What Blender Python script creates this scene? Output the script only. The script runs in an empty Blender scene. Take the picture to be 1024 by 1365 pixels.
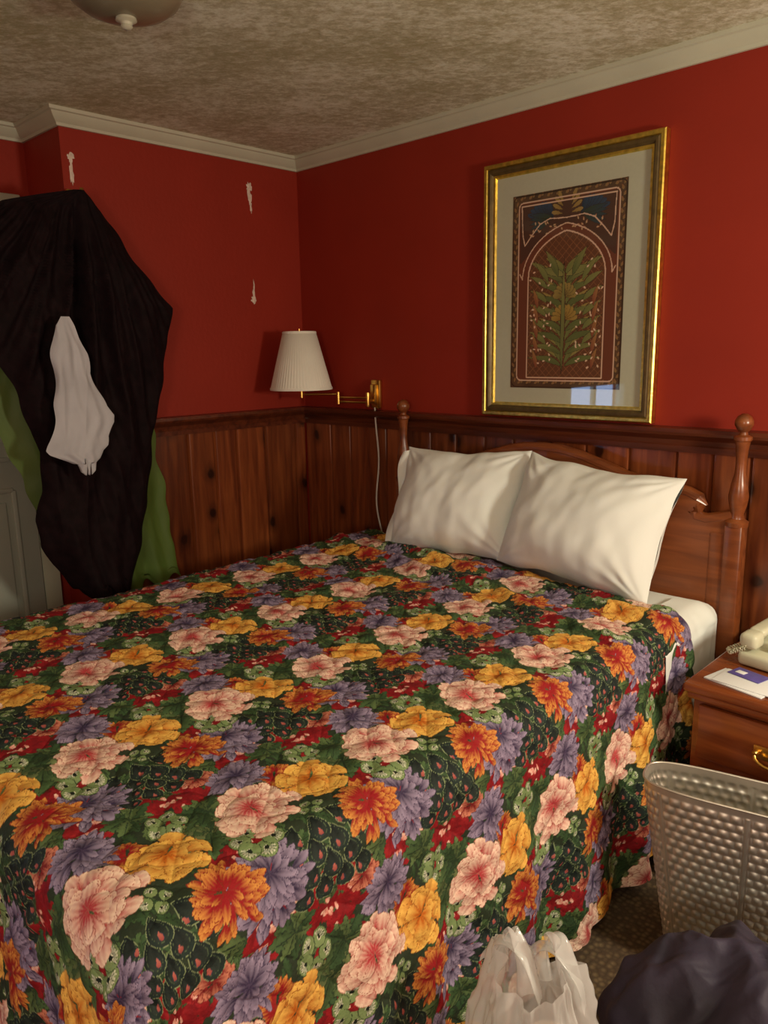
import bpy, bmesh, math, random
import numpy as np
from mathutils import Vector, Matrix, noise
random.seed(7); rng=np.random.default_rng(5)
scene=bpy.context.scene
scene.view_settings.view_transform='Standard'
scene.view_settings.look='None'
scene.view_settings.exposure=0.0

# ------------------------------------------------------------------ materials
def newmat(name):
    m=bpy.data.materials.new(name); m.use_nodes=True
    nt=m.node_tree; b=nt.nodes['Principled BSDF']
    return m,nt,b
def N(nt,t,**kw):
    n=nt.nodes.new(t)
    for k,v in kw.items(): setattr(n,k,v)
    return n
def simple(name,col,rough=.5,metal=0,nscale=0,namt=.15,bump=0,bscale=40,coat=0,spec=.5,sheen=0,stretch=(1,1,1)):
    m,nt,b=newmat(name)
    b.inputs['Base Color'].default_value=(*col,1); b.inputs['Roughness'].default_value=rough
    b.inputs['Metallic'].default_value=metal; b.inputs['Coat Weight'].default_value=coat
    b.inputs['Specular IOR Level'].default_value=spec
    if sheen: b.inputs['Sheen Weight'].default_value=sheen
    tc=N(nt,'ShaderNodeTexCoord'); mp=N(nt,'ShaderNodeMapping'); mp.inputs['Scale'].default_value=stretch
    nt.links.new(tc.outputs['Object'],mp.inputs['Vector'])
    if nscale:
        n=N(nt,'ShaderNodeTexNoise'); n.inputs['Scale'].default_value=nscale; n.inputs['Detail'].default_value=5
        nt.links.new(mp.outputs[0],n.inputs['Vector'])
        r=N(nt,'ShaderNodeValToRGB')
        r.color_ramp.elements[0].position=.3; r.color_ramp.elements[1].position=.7
        r.color_ramp.elements[0].color=(*[c*(1-namt) for c in col],1)
        r.color_ramp.elements[1].color=(*[min(1,c*(1+namt)) for c in col],1)
        nt.links.new(n.outputs['Fac'],r.inputs['Fac']); nt.links.new(r.outputs[0],b.inputs['Base Color'])
    if bump:
        n=N(nt,'ShaderNodeTexNoise'); n.inputs['Scale'].default_value=bscale; n.inputs['Detail'].default_value=4
        nt.links.new(mp.outputs[0],n.inputs['Vector'])
        bp=N(nt,'ShaderNodeBump'); bp.inputs['Strength'].default_value=bump; bp.inputs['Distance'].default_value=.01
        nt.links.new(n.outputs['Fac'],bp.inputs['Height']); nt.links.new(bp.outputs[0],b.inputs['Normal'])
    return m
def wood(name,c_dark,c_mid,c_light,rough=.35,knots=False,vert=True,coat=.2,tint=False):
    m,nt,b=newmat(name); L=nt.links
    tc=N(nt,'ShaderNodeTexCoord'); sp=N(nt,'ShaderNodeSeparateXYZ'); L.new(tc.outputs['Object'],sp.inputs[0])
    ad=N(nt,'ShaderNodeMath',operation='ADD'); L.new(sp.outputs[0],ad.inputs[0]); L.new(sp.outputs[1],ad.inputs[1])
    cb=N(nt,'ShaderNodeCombineXYZ'); L.new(ad.outputs[0],cb.inputs[0]); L.new(sp.outputs[2],cb.inputs[2])
    if tint:
        at=N(nt,'ShaderNodeAttribute',attribute_name='tint'); 
        mt=N(nt,'ShaderNodeMath',operation='MULTIPLY'); mt.inputs[1].default_value=7; L.new(at.outputs['Fac'],mt.inputs[0]); L.new(mt.outputs[0],cb.inputs[1])
    mp=N(nt,'ShaderNodeMapping'); mp.inputs['Scale'].default_value=(16,1,1.3) if vert else (1.5,16,16)
    L.new(cb.outputs[0] if vert else tc.outputs['Object'],mp.inputs['Vector'])
    n=N(nt,'ShaderNodeTexNoise'); n.inputs['Scale'].default_value=2.2; n.inputs['Detail'].default_value=6; n.inputs['Distortion'].default_value=.6
    L.new(mp.outputs[0],n.inputs['Vector'])
    r=N(nt,'ShaderNodeValToRGB'); e=r.color_ramp.elements
    e[0].position=.28; e[0].color=(*c_dark,1); e[1].position=.75; e[1].color=(*c_light,1)
    x=e.new(.5); x.color=(*c_mid,1)
    L.new(n.outputs['Fac'],r.inputs['Fac']); out=r.outputs[0]
    if tint:
        mm=N(nt,'ShaderNodeMapRange'); mm.inputs['To Min'].default_value=.65; mm.inputs['To Max'].default_value=1.3; L.new(at.outputs['Fac'],mm.inputs['Value'])
        mx=N(nt,'ShaderNodeMix',data_type='RGBA',blend_type='MULTIPLY'); mx.inputs[0].default_value=1
        L.new(out,mx.inputs[6]); L.new(mm.outputs[0],mx.inputs[7]); out=mx.outputs[2]
    if knots:
        cb2=N(nt,'ShaderNodeCombineXYZ'); L.new(ad.outputs[0],cb2.inputs[0])
        ma=N(nt,'ShaderNodeMath',operation='MULTIPLY_ADD'); ma.inputs[1].default_value=5.0; L.new(at.outputs['Fac'],ma.inputs[0]); L.new(sp.outputs[2],ma.inputs[2]); L.new(ma.outputs[0],cb2.inputs[1])
        nw=N(nt,'ShaderNodeTexNoise'); nw.inputs['Scale'].default_value=9; L.new(cb2.outputs[0],nw.inputs['Vector'])
        mw_=N(nt,'ShaderNodeMix',data_type='RGBA'); mw_.inputs[0].default_value=.035; L.new(cb2.outputs[0],mw_.inputs[6]); L.new(nw.outputs['Color'],mw_.inputs[7])
        mp2=N(nt,'ShaderNodeMapping'); mp2.inputs['Scale'].default_value=(6.0,4.4,1); L.new(mw_.outputs[2],mp2.inputs['Vector'])
        v=N(nt,'ShaderNodeTexVoronoi',voronoi_dimensions='2D'); v.inputs['Scale'].default_value=1; L.new(mp2.outputs[0],v.inputs['Vector'])
        rr=N(nt,'ShaderNodeValToRGB'); q=rr.color_ramp.elements
        q[0].position=.07; q[0].color=(.95,.95,.95,1); q[1].position=.27; q[1].color=(0,0,0,1)
        w=q.new(.12); w.color=(.45,.45,.45,1)
        L.new(v.outputs['Distance'],rr.inputs['Fac'])
        sc=N(nt,'ShaderNodeSeparateColor'); L.new(v.outputs['Color'],sc.inputs[0])
        gt=N(nt,'ShaderNodeMath',operation='GREATER_THAN'); gt.inputs[1].default_value=.55; L.new(sc.outputs[0],gt.inputs[0])
        mk=N(nt,'ShaderNodeMath',operation='MULTIPLY'); L.new(gt.outputs[0],mk.inputs[0]); L.new(rr.outputs[0],mk.inputs[1])
        mx=N(nt,'ShaderNodeMix',data_type='RGBA'); L.new(mk.outputs[0],mx.inputs[0]); L.new(out,mx.inputs[6])
        mx.inputs[7].default_value=(c_dark[0]*.2,c_dark[1]*.25,c_dark[2]*.3,1); out=mx.outputs[2]
    L.new(out,b.inputs['Base Color']); b.inputs['Roughness'].default_value=rough; b.inputs['Coat Weight'].default_value=coat
    b.inputs['Coat Roughness'].default_value=.2
    return m
def attrmat(name,rough=.8,coat=0,bump=0,bscale=60,spec=.3):
    m,nt,b=newmat(name); L=nt.links
    a=N(nt,'ShaderNodeAttribute',attribute_name='Col'); L.new(a.outputs['Color'],b.inputs['Base Color'])
    b.inputs['Roughness'].default_value=rough; b.inputs['Coat Weight'].default_value=coat; b.inputs['Coat Roughness'].default_value=.03
    b.inputs['Specular IOR Level'].default_value=spec
    if bump:
        tc=N(nt,'ShaderNodeTexCoord'); n=N(nt,'ShaderNodeTexNoise'); n.inputs['Scale'].default_value=bscale; n.inputs['Detail'].default_value=3
        L.new(tc.outputs['Object'],n.inputs['Vector'])
        bp=N(nt,'ShaderNodeBump'); bp.inputs['Strength'].default_value=bump; bp.inputs['Distance'].default_value=.01
        L.new(n.outputs['Fac'],bp.inputs['Height']); L.new(bp.outputs[0],b.inputs['Normal'])
    return m

M_red=simple('red_paint',(.285,.024,.011),.6,nscale=3,namt=.06,bump=.08,bscale=60,spec=.25)
M_cream=simple('cream_trim_paint',(.52,.53,.40),.5,nscale=6,namt=.06)
M_door=simple('door_paint',(.40,.43,.36),.5,nscale=4,namt=.05)
M_white=simple('white_cotton',(.83,.87,.83),.85,nscale=5,namt=.02,bump=.10,bscale=22,spec=.2)
M_plaster=simple('bare_plaster',(.72,.60,.50),.9,nscale=60,namt=.15)
M_brass=simple('brass',(.75,.48,.12),.28,metal=1,nscale=20,namt=.1)
M_gold=simple('gold_leaf',(.80,.60,.12),.34,metal=1,nscale=50,namt=.25,bump=.1,bscale=120)
M_framebrown=simple('frame_bronze',(.13,.090,.035),.35,metal=.5,nscale=30,namt=.3)
M_mat=simple('mat_board',(.45,.46,.34),.8,coat=1,nscale=80,namt=.02)
M_mat.node_tree.nodes['Principled BSDF'].inputs['Coat Roughness'].default_value=.02
M_shade=simple('lamp_shade_linen',(.86,.86,.76),.8,nscale=10,namt=.03)
M_cord=simple('white_cord',(.7,.68,.62),.5,nscale=30,namt=.03)
M_pine=wood('knotty_pine_stained',(.09,.018,.006),(.175,.042,.012),(.28,.076,.021),.3,knots=True,tint=True)
M_rail=wood('rail_wood_stained',(.05,.010,.004),(.10,.022,.008),(.15,.036,.012),.35,vert=False)
M_head=wood('headboard_cherry',(.12,.030,.009),(.20,.054,.015),(.28,.082,.023),.3,vert=False)
M_night=wood('nightstand_cherry',(.13,.030,.008),(.22,.055,.014),(.30,.085,.02),.25,vert=False,coat=.4)
M_phone=simple('phone_plastic',(.60,.60,.44),.4,nscale=8,namt=.03)
M_phoned=simple('phone_keys',(.30,.29,.22),.45,nscale=8,namt=.03)
M_paper=simple('paper',(.76,.79,.80),.7,nscale=12,namt=.02)
M_card=simple('purple_card',(.10,.08,.32),.5,nscale=30,namt=.2)
M_black=simple('black_sheer_fabric',(.0085,.0035,.0045),.75,nscale=30,namt=.4,spec=.12,bump=.35,bscale=22)
M_green=simple('green_nylon',(.085,.14,.022),.6,nscale=6,namt=.15,bump=.2,bscale=15)
M_whitecl=simple('grey_white_nylon',(.46,.48,.52),.6,nscale=6,namt=.1,bump=.3,bscale=15)
M_purple=simple('dark_navy_canvas',(.026,.020,.040),.7,nscale=9,namt=.4,bump=.3,bscale=30)
M_steel=simple('embossed_steel',(.64,.61,.53),.42,metal=.85,nscale=14,namt=.12)
M_glassdome=simple('frosted_dome',(.22,.20,.13),.35,nscale=5,namt=.12,coat=.3)
M_darkmetal=simple('dark_metal',(.08,.06,.05),.4,metal=.8,nscale=9,namt=.1)

# ceiling
m,nt,b=newmat('textured_ceiling'); L=nt.links
tc=N(nt,'ShaderNodeTexCoord'); mp0=N(nt,'ShaderNodeMapping'); mp0.inputs['Rotation'].default_value=(0,0,math.radians(-42)); L.new(tc.outputs['Object'],mp0.inputs[0])
mp=N(nt,'ShaderNodeMapping'); mp.inputs['Scale'].default_value=(.85,1.15,1); L.new(mp0.outputs[0],mp.inputs[0])
n1=N(nt,'ShaderNodeTexNoise'); n1.inputs['Scale'].default_value=34; n1.inputs['Detail'].default_value=9; n1.inputs['Roughness'].default_value=.78; L.new(mp.outputs[0],n1.inputs['Vector'])
n2=N(nt,'ShaderNodeTexNoise'); n2.inputs['Scale'].default_value=3.0; n2.inputs['Detail'].default_value=3; L.new(mp.outputs[0],n2.inputs['Vector'])
ad=N(nt,'ShaderNodeMath',operation='MULTIPLY_ADD'); ad.inputs[1].default_value=.38; L.new(n2.outputs['Fac'],ad.inputs[0]); L.new(n1.outputs['Fac'],ad.inputs[2])
r=N(nt,'ShaderNodeValToRGB'); e=r.color_ramp.elements; e[0].position=.55; e[0].color=(.42,.40,.23,1); e[1].position=.82; e[1].color=(.82,.85,.70,1)
x=e.new(.67); x.color=(.56,.55,.38,1); x=e.new(.73); x.color=(.68,.69,.52,1)
L.new(ad.outputs[0],r.inputs['Fac']); L.new(r.outputs[0],b.inputs['Base Color']); b.inputs['Roughness'].default_value=.9
bp=N(nt,'ShaderNodeBump'); bp.inputs['Strength'].default_value=.6; bp.inputs['Distance'].default_value=.01; L.new(n1.outputs['Fac'],bp.inputs['Height']); L.new(bp.outputs[0],b.inputs['Normal'])
M_ceil=m
# carpet
m,nt,b=newmat('patterned_carpet'); L=nt.links
tc=N(nt,'ShaderNodeTexCoord')
v=N(nt,'ShaderNodeTexVoronoi'); v.inputs['Scale'].default_value=65; v.inputs['Randomness'].default_value=.6; L.new(tc.outputs['Object'],v.inputs['Vector'])
r=N(nt,'ShaderNodeValToRGB'); e=r.color_ramp.elements; e[0].position=.2; e[0].color=(.17,.115,.06,1); e[1].position=.6; e[1].color=(.08,.05,.028,1)
L.new(v.outputs['Distance'],r.inputs['Fac']); L.new(r.outputs[0],b.inputs['Base Color']); b.inputs['Roughness'].default_value=1
bp=N(nt,'ShaderNodeBump'); bp.inputs['Strength'].default_value=.4; bp.inputs['Distance'].default_value=.01; L.new(v.outputs['Distance'],bp.inputs['Height']); L.new(bp.outputs[0],b.inputs['Normal'])
M_carpet=m
# plastic bag
m,nt,b=newmat('thin_white_plastic'); L=nt.links
b.inputs['Base Color'].default_value=(.82,.84,.83,1); b.inputs['Roughness'].default_value=.18; b.inputs['Coat Weight'].default_value=.6; b.inputs['Coat Roughness'].default_value=.12
tr=N(nt,'ShaderNodeBsdfTransparent'); tl=N(nt,'ShaderNodeBsdfTranslucent'); tl.inputs[0].default_value=(.88,.89,.87,1)
m1=N(nt,'ShaderNodeMixShader'); m1.inputs[0].default_value=.30; L.new(b.outputs[0],m1.inputs[1]); L.new(tl.outputs[0],m1.inputs[2])
m2=N(nt,'ShaderNodeMixShader'); m2.inputs[0].default_value=.36; L.new(m1.outputs[0],m2.inputs[1]); L.new(tr.outputs[0],m2.inputs[2])
L.new(m2.outputs[0],nt.nodes['Material Output'].inputs[0])
M_bag=m

# ------------------------------------------------------------------ builder
class B:
    def __init__(s): s.v=[]; s.f=[]; s.m=[]; s.mats=[]; s.tint=[]; s.t=.5
    def mi(s,mat):
        if mat not in s.mats: s.mats.append(mat)
        return s.mats.index(mat)
    def add(s,vs,fs,mat):
        o=len(s.v); s.v+= [tuple(q) for q in vs]; s.tint+=[s.t]*len(vs); i=s.mi(mat)
        for f in fs: s.f.append(tuple(o+k for k in f)); s.m.append(i)
    def box(s,c,d,mat,bev=0,rot=None,seg=2,taper=None):
        bm=bmesh.new(); bmesh.ops.create_cube(bm,size=1)
        for q in bm.verts:
            q.co=Vector((q.co.x*d[0],q.co.y*d[1],q.co.z*d[2]))
            if taper and q.co.z>0: q.co.x*=taper; q.co.y*=taper
        if bev: bmesh.ops.bevel(bm,geom=bm.edges[:],offset=bev,segments=seg,profile=.5,affect='EDGES')
        R=rot if rot else Matrix.Identity(3)
        bm.verts.ensure_lookup_table()
        s.add([R@q.co+Vector(c) for q in bm.verts],[[k.index for k in f.verts] for f in bm.faces],mat); bm.free()
    def lathe(s,prof,c,mat,seg=32,mod=None,rot=None):
        vs=[];fs=[];n=len(prof); R=rot if rot else Matrix.Identity(3)
        for r,z in prof:
            for k in range(seg):
                a=2*math.pi*k/seg; rr=r*(mod(a,z) if mod else 1)
                vs.append(R@Vector((rr*math.cos(a),rr*math.sin(a),z))+Vector(c))
        for i in range(n-1):
            for k in range(seg):
                k2=(k+1)%seg; fs.append((i*seg+k,i*seg+k2,(i+1)*seg+k2,(i+1)*seg+k))
        s.add(vs,fs,mat)
    def tube(s,pts,r,mat,seg=10):
        pts=[Vector(p) for p in pts]; vs=[];fs=[]; n=len(pts); up=Vector((.13,.21,.97))
        for i,p in enumerate(pts):
            d=(pts[min(i+1,n-1)]-pts[max(i-1,0)]).normalized()
            a=d.cross(up); 
            if a.length<1e-3: a=d.cross(Vector((1,0,0)))
            a.normalize(); b2=d.cross(a); rr=r[i] if isinstance(r,(list,tuple)) else r
            for k in range(seg):
                t=2*math.pi*k/seg; vs.append(p+a*rr*math.cos(t)+b2*rr*math.sin(t))
        for i in range(n-1):
            for k in range(seg):
                k2=(k+1)%seg; fs.append((i*seg+k,i*seg+k2,(i+1)*seg+k2,(i+1)*seg+k))
        fs.append(tuple(range(seg))); fs.append(tuple((n-1)*seg+k for k in range(seg)))
        s.add(vs,fs,mat)
    def grid(s,fn,nu,nv,mat,closeu=False):
        vs=[fn(i/(nu if closeu else nu-1),j/(nv-1)) for j in range(nv) for i in range(nu)]
        fs=[]
        for j in range(nv-1):
            for i in range(nu if closeu else nu-1):
                i2=(i+1)%nu; fs.append((j*nu+i,j*nu+i2,(j+1)*nu+i2,(j+1)*nu+i))
        s.add(vs,fs,mat)
    def prism(s,poly,y0,y1,mat):  # poly in (x,z), extruded in y
        n=len(poly); vs=[(p[0],y0,p[1]) for p in poly]+[(p[0],y1,p[1]) for p in poly]
        fs=[tuple(range(n)),tuple(range(2*n-1,n-1,-1))]+[(i,(i+1)%n,n+(i+1)%n,n+i) for i in range(n)]
        s.add(vs,fs,mat)
    def obj(s,name,smooth=True,angle=40,subd=0,parent=None):
        me=bpy.data.meshes.new(name); me.from_pydata(s.v,[],s.f); 
        for q in s.mats: me.materials.append(q)
        me.polygons.foreach_set('material_index',s.m)
        at=me.attributes.new('tint','FLOAT','POINT'); at.data.foreach_set('value',s.tint)
        bm=bmesh.new(); bm.from_mesh(me); bmesh.ops.recalc_face_normals(bm,faces=bm.faces); bm.to_mesh(me); bm.free()
        if smooth:
            me.polygons.foreach_set('use_smooth',[True]*len(me.polygons))
            me.set_sharp_from_angle(angle=math.radians(angle))
        o=bpy.data.objects.new(name,me); scene.collection.objects.link(o)
        if subd:
            md=o.modifiers.new('s','SUBSURF'); md.levels=subd; md.render_levels=subd
        if parent: o.parent=parent
        return o
def empty(name):
    o=bpy.data.objects.new(name,None); scene.collection.objects.link(o); return o
def sweep(b,path,prof,mat):
    n=len(path); k=len(prof); vs=[];fs=[]
    ns=[]
    for i in range(n-1):
        d=Vector(path[i+1])-Vector(path[i]); d.normalize(); ns.append(Vector((-d.y,d.x)))
    for i,p in enumerate(path):
        if i==0: o=ns[0]
        elif i==n-1: o=ns[-1]
        else: o=(ns[i-1]+ns[i])/(1+ns[i-1].dot(ns[i]))
        for d,z in prof: vs.append((p[0]+o.x*d,p[1]+o.y*d,z))
    for i in range(n-1):
        for j in range(k-1): fs.append((i*k+j,i*k+j+1,(i+1)*k+j+1,(i+1)*k+j))
    fs.append(tuple(range(k))); fs.append(tuple((n-1)*k+j for j in range(k)))
    b.add(vs,fs,mat)

# ------------------------------------------------------------------ room shell
XR=4.7; YB=-4.4; ZC=2.395; T=.1
def slab(name,lo,hi,mat):
    b=B(); b.box([(lo[i]+hi[i])/2 for i in range(3)],[hi[i]-lo[i] for i in range(3)],mat); return b.obj(name,smooth=False)
slab('floor',(-.45,YB-.1,-.1),(XR+.1,.1,0),M_carpet)
slab('ceiling',(-.45,YB-.1,ZC),(XR+.1,.1,ZC+.1),M_ceil)
slab('wall_back',(-.45,0,0),(XR+.1,.1,ZC),M_red)
slab('wall_left',(-.45,-1.15,0),(0,0,ZC),M_red)
slab('wall_right',(XR,YB,0),(XR+.1,0,ZC),M_red)
slab('wall_front',(-.45,YB-.1,0),(XR+.1,YB,ZC),M_red)
b=B(); wx0,wx1=-.45,-.33; wy0,wy1,wz0,wz1=-4.1,-3.1,.86,1.2
def bx(lo,hi,mat=M_red): b.box([(lo[i]+hi[i])/2 for i in range(3)],[hi[i]-lo[i] for i in range(3)],mat)
bx((wx0,wy1,0),(wx1,-1.15,ZC)); bx((wx0,YB,0),(wx1,wy0,ZC)); bx((wx0,wy0,0),(wx1,wy1,wz0)); bx((wx0,wy0,wz1),(wx1,wy1,ZC))
b.obj('wall_left_recess',smooth=False)
b=B()
for (lo,hi) in [((-.40,wy0,wz0),(-.31,wy0+.04,wz1)),((-.40,wy1-.04,wz0),(-.31,wy1,wz1)),((-.40,wy0,wz0),(-.31,wy1,wz0+.03)),((-.40,wy0,wz1-.03),(-.31,wy1,wz1)),((-.39,-3.62,wz0),(-.35,-3.58,wz1))]:
    b.box([(lo[i]+hi[i])/2 for i in range(3)],[hi[i]-lo[i] for i in range(3)],M_cream,.004)
b.obj('window_1')
b=B()
sweep(b,[(XR,0),(0,0),(0,-1.15),(-.33,-1.15),(-.33,YB)],[(0,2.338),(.010,2.338),(.013,2.348),(.018,2.352),(.026,2.360),(.036,2.372),(.040,2.380),(.048,2.383),(.05,2.395),(0,2.395)],M_cream)
b.obj('trim_crown',angle=25)
b=B()
sweep(b,[(XR,0),(0,0),(0,-1.15),(-.33,-1.15)],[(0,1.145),(.022,1.145),(.024,1.165),(.02,1.17),(.024,1.185),(.035,1.195),(.048,1.203),(.052,1.212),(.05,1.225),(0,1.228)],M_rail)
b.obj('trim_chair_rail',angle=25)
b=B()
sweep(b,[(XR,0),(0,0),(0,-1.15)],[(.012,0),(.028,0),(.028,.09),(.022,.1),(.012,.1)],M_rail)
b.obj('baseboard_back',angle=25)
# wainscot boards
b=B()
def boards(axis,a0,a1):
    p=a0
    while p<a1-.01:
        w=random.choice([.12,.15,.19,.14,.17]); w=min(w,a1-p); g=.007
        b.t=random.random(); lo,hi=p,p+w
        pr=[(lo,0),(lo+g,.012),(lo+g+.006,.013),(hi-g-.006,.013),(hi-g,.012),(hi,0)] if w>.03 else [(lo,0),(lo,.012),(hi,.012),(hi,0)]
        vs=[];k=len(pr)
        for z in (0.0,1.16):
            for q,d in pr:
                vs.append((q,-d-.001,z) if axis=='x' else (d+.001,q,z))
        b.add(vs,[(i,i+1,k+i+1,k+i) for i in range(k-1)],M_pine)
        p+=w
boards('x',.013,XR); boards('y',-1.15,-.013)
b.obj('wall_wainscot',smooth=False)
# door in recess wall
b=B(); dx=-.33
b.box((dx+.02,-1.675,1.03),(.036,.80,2.06),M_door,.003)
for z0,z1 in ((.15,.95),(1.08,1.92)):
    for y0,y1 in ((-1.99,-1.71),(-1.64,-1.36)):
        cy,cz=(y0+y1)/2,(z0+z1)/2
        for (c,d) in (((dx+.04,cy,z0),(.012,y1-y0,.02)),((dx+.04,cy,z1),(.012,y1-y0,.02)),((dx+.04,y0,cz),(.012,.02,z1-z0)),((dx+.04,y1,cz),(.012,.02,z1-z0))):
            b.box(c,d,M_door,.004)
        b.box((dx+.04,cy,cz),(.01,(y1-y0)*.75,(z1-z0)*.88),M_door,.004)
b.lathe([(0,.06),(.02,.058),(.028,.045),(.025,.03),(.01,.022),(.01,0),(.03,0)],(dx+.038,-2.0,.98),M_brass,rot=Matrix.Rotation(math.radians(90),3,'Y'))
b.obj('door_1')
b=B()
b.box((dx+.016,-1.235,1.06),(.03,.075,2.12),M_cream,.005); b.box((dx+.016,-2.115,1.06),(.03,.075,2.12),M_cream,.005); b.box((dx+.017,-1.675,2.095),(.032,.955,.075),M_cream,.005)
b.obj('trim_door_casing')

# torn paint patches on left wall
def patch(b,y,z,h,w,seed):
    rnd=random.Random(seed); pts=[]; n=18
    for k in range(n):
        a=2*math.pi*k/n; rr=.5+.6*rnd.random()
        pts.append((y+w*rr*math.sin(a),z+h*rr*math.cos(a)))
    vs=[(.0015,p[0],p[1]) for p in pts]+[(.0,p[0]*1.0+.001,p[1]) for p in pts]+[(.003,y,z)]
    fs=[(i,(i+1)%n,n+(i+1)%n,n+i) for i in range(n)]+[(i,(i+1)%n,2*n) for i in range(n)]
    b.add(vs,fs,M_plaster)
b=B()
patch(b,-.285,2.235,.022,.020,1); patch(b,-.285,2.195,.045,.013,2); patch(b,-.28,2.15,.035,.007,9)
patch(b,-.285,1.79,.045,.005,3); patch(b,-.287,1.755,.035,.010,4); patch(b,-.290,1.735,.018,.018,11)
patch(b,-1.115,2.235,.020,.016,5); patch(b,-1.115,2.18,.05,.010,6)
b.obj('torn_paint_patches',smooth=False)

# ------------------------------------------------------------------ painter
class Canvas:
    def __init__(s,w,h,res,bg,lat=None):
        s.w,s.h,s.res=w,h,res; s.nx=int(round(w/res)); s.ny=int(round(h/res))
        s.c=np.zeros((s.ny,s.nx,3),np.float32); s.c[:]=bg; s.lat=lat
        s.offs=[(0,0)] if not lat else [(i*lat[0][0]+j*lat[1][0],i*lat[0][1]+j*lat[1][1]) for i in (-1,0,1) for j in (-2,-1,0,1,2)]
    def _win(s,x0,x1,y0,y1):
        i0=max(0,int(x0/s.res)-1); i1=min(s.nx,int(x1/s.res)+2); j0=max(0,int(y0/s.res)-1); j1=min(s.ny,int(y1/s.res)+2)
        if i0>=i1 or j0>=j1: return None
        X,Y=np.meshgrid((np.arange(i0,i1)+.5)*s.res,(np.arange(j0,j1)+.5)*s.res); return i0,i1,j0,j1,X,Y
    def petal(s,x,y,ang,Ln,W,c0,c1,out,kind='round',vein=0,ow=.0016,curve=0,serr=0,hold=0):
        c0,c1,out=map(np.array,(c0,c1,out)); R=max(Ln,W)*1.15
        for ox,oy in s.offs:
            w=s._win(x+ox-R,x+ox+R,y+oy-R,y+oy+R)
            if not w: continue
            i0,i1,j0,j1,X,Y=w; dx=X-x-ox; dy=Y-y-oy
            a=(dx*math.cos(ang)+dy*math.sin(ang))/Ln; t=-dx*math.sin(ang)+dy*math.cos(ang)-curve*a*a*Ln
            sc=np.clip(a,0,1)
            if kind=='round': ww=W*np.sqrt(np.clip(np.sin(np.pi*sc**1.7),0,1))
            elif kind=='frill': ww=W*np.clip(np.sin(np.pi*sc**2.0),0,1)**.42*(1+.08*np.sin(sc*30))
            elif kind=='disc': ww=W*np.sqrt(np.clip(1-(2*sc-1)**2,0,1))
            elif kind=='lance': ww=W*np.clip(np.sin(np.pi*sc**1.5),0,1)**.8
            else: ww=W*np.clip(np.sin(np.pi*sc**.85),0,1)
            if serr: ww=ww*(1+.22*np.sin(sc*serr*6.28))
            e=ww-np.abs(t); mask=(a>0)&(a<1)&(e>0)
            f=np.clip((sc-hold)/(1-hold),0,1)
            if vein: 
                vv=(np.sin(t/np.maximum(ww,1e-4)*vein)*.5+.5); f=np.clip(f-.34*vv*(1-f*.5),0,1)
            f=f[...,None]; col=c0*(1-f)+c1*f
            om=(e<ow)|((a>1-ow/Ln*1.0)); col=np.where(om[...,None],out,col)
            sub=s.c[j0:j1,i0:i1]; sub[mask]=col[mask]
    def line(s,pts,th,col):
        for (x0,y0),(x1,y1) in zip(pts[:-1],pts[1:]):
            w=s._win(min(x0,x1)-th,max(x0,x1)+th,min(y0,y1)-th,max(y0,y1)+th)
            if not w: continue
            i0,i1,j0,j1,X,Y=w; L2=(x1-x0)**2+(y1-y0)**2+1e-12
            q=np.clip(((X-x0)*(x1-x0)+(Y-y0)*(y1-y0))/L2,0,1)
            d=np.hypot(X-x0-q*(x1-x0),Y-y0-q*(y1-y0)); s.c[j0:j1,i0:i1][d<th/2]=col
    def sample(s,x,y):
        if s.lat:
            n=np.floor(x/s.lat[0][0]); x=x-n*s.lat[0][0]; y=y-n*s.lat[0][1]; y=np.mod(y,s.lat[1][1])
        i=np.clip((x/s.res).astype(int),0,s.nx-1); j=np.clip((y/s.res).astype(int),0,s.ny-1)
        return s.c[j,i]
def srgb(r,g,b_): 
    f=lambda c:(c/255/12.92) if c/255<=.04045 else ((c/255+.055)/1.055)**2.4
    return (f(r),f(g),f(b_))
TX,TY,SH=.39,.30,.115
C=Canvas(TX,TY,.0006,srgb(44,56,40),((TX,SH),(0,TY)))
R_=random.Random(11); U=R_.uniform
greens=[srgb(84,114,70),srgb(104,130,80),srgb(66,96,60),srgb(128,146,94)]
LO=srgb(34,50,34)
def leafs(x,y,n,Lm,cols,out,a0=0,spread=6.28):
    for k in range(n):
        a=a0+spread*(k+U(-.3,.3))/n; l=Lm*U(.75,1.1); c=R_.choice(cols)
        C.petal(x,y,a,l,l*.25,[q*.42 for q in c],c,out,'pt',vein=6,ow=.0010,serr=5,curve=U(-.25,.25))
        C.petal(x,y,a,l*.9,l*.02,out,out,out,'pt')
def redfield(x,y,R):
    for k in range(60):
        a=U(0,6.28); d=R*math.sqrt(U(0,1)); xx,yy=x+d*math.cos(a),y+d*.85*math.sin(a)
        C.petal(xx,yy,U(0,6.28),U(.022,.036),.011,srgb(118,18,26),R_.choice([srgb(156,28,36),srgb(146,24,30),srgb(164,34,38)]),srgb(122,18,26),'frill',vein=5,ow=.0006)
    for k in range(9):
        a=U(0,6.28); d=R*.85*math.sqrt(U(0,1)); xx,yy=x+d*math.cos(a),y+d*.75*math.sin(a); t=U(0,6.28)
        for j in range(R_.choice((1,2,3))): C.petal(xx,yy,t+.5*j,U(.010,.016),.0035,srgb(215,120,110),srgb(240,205,185),srgb(200,110,100),'round',ow=.0004)
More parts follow.
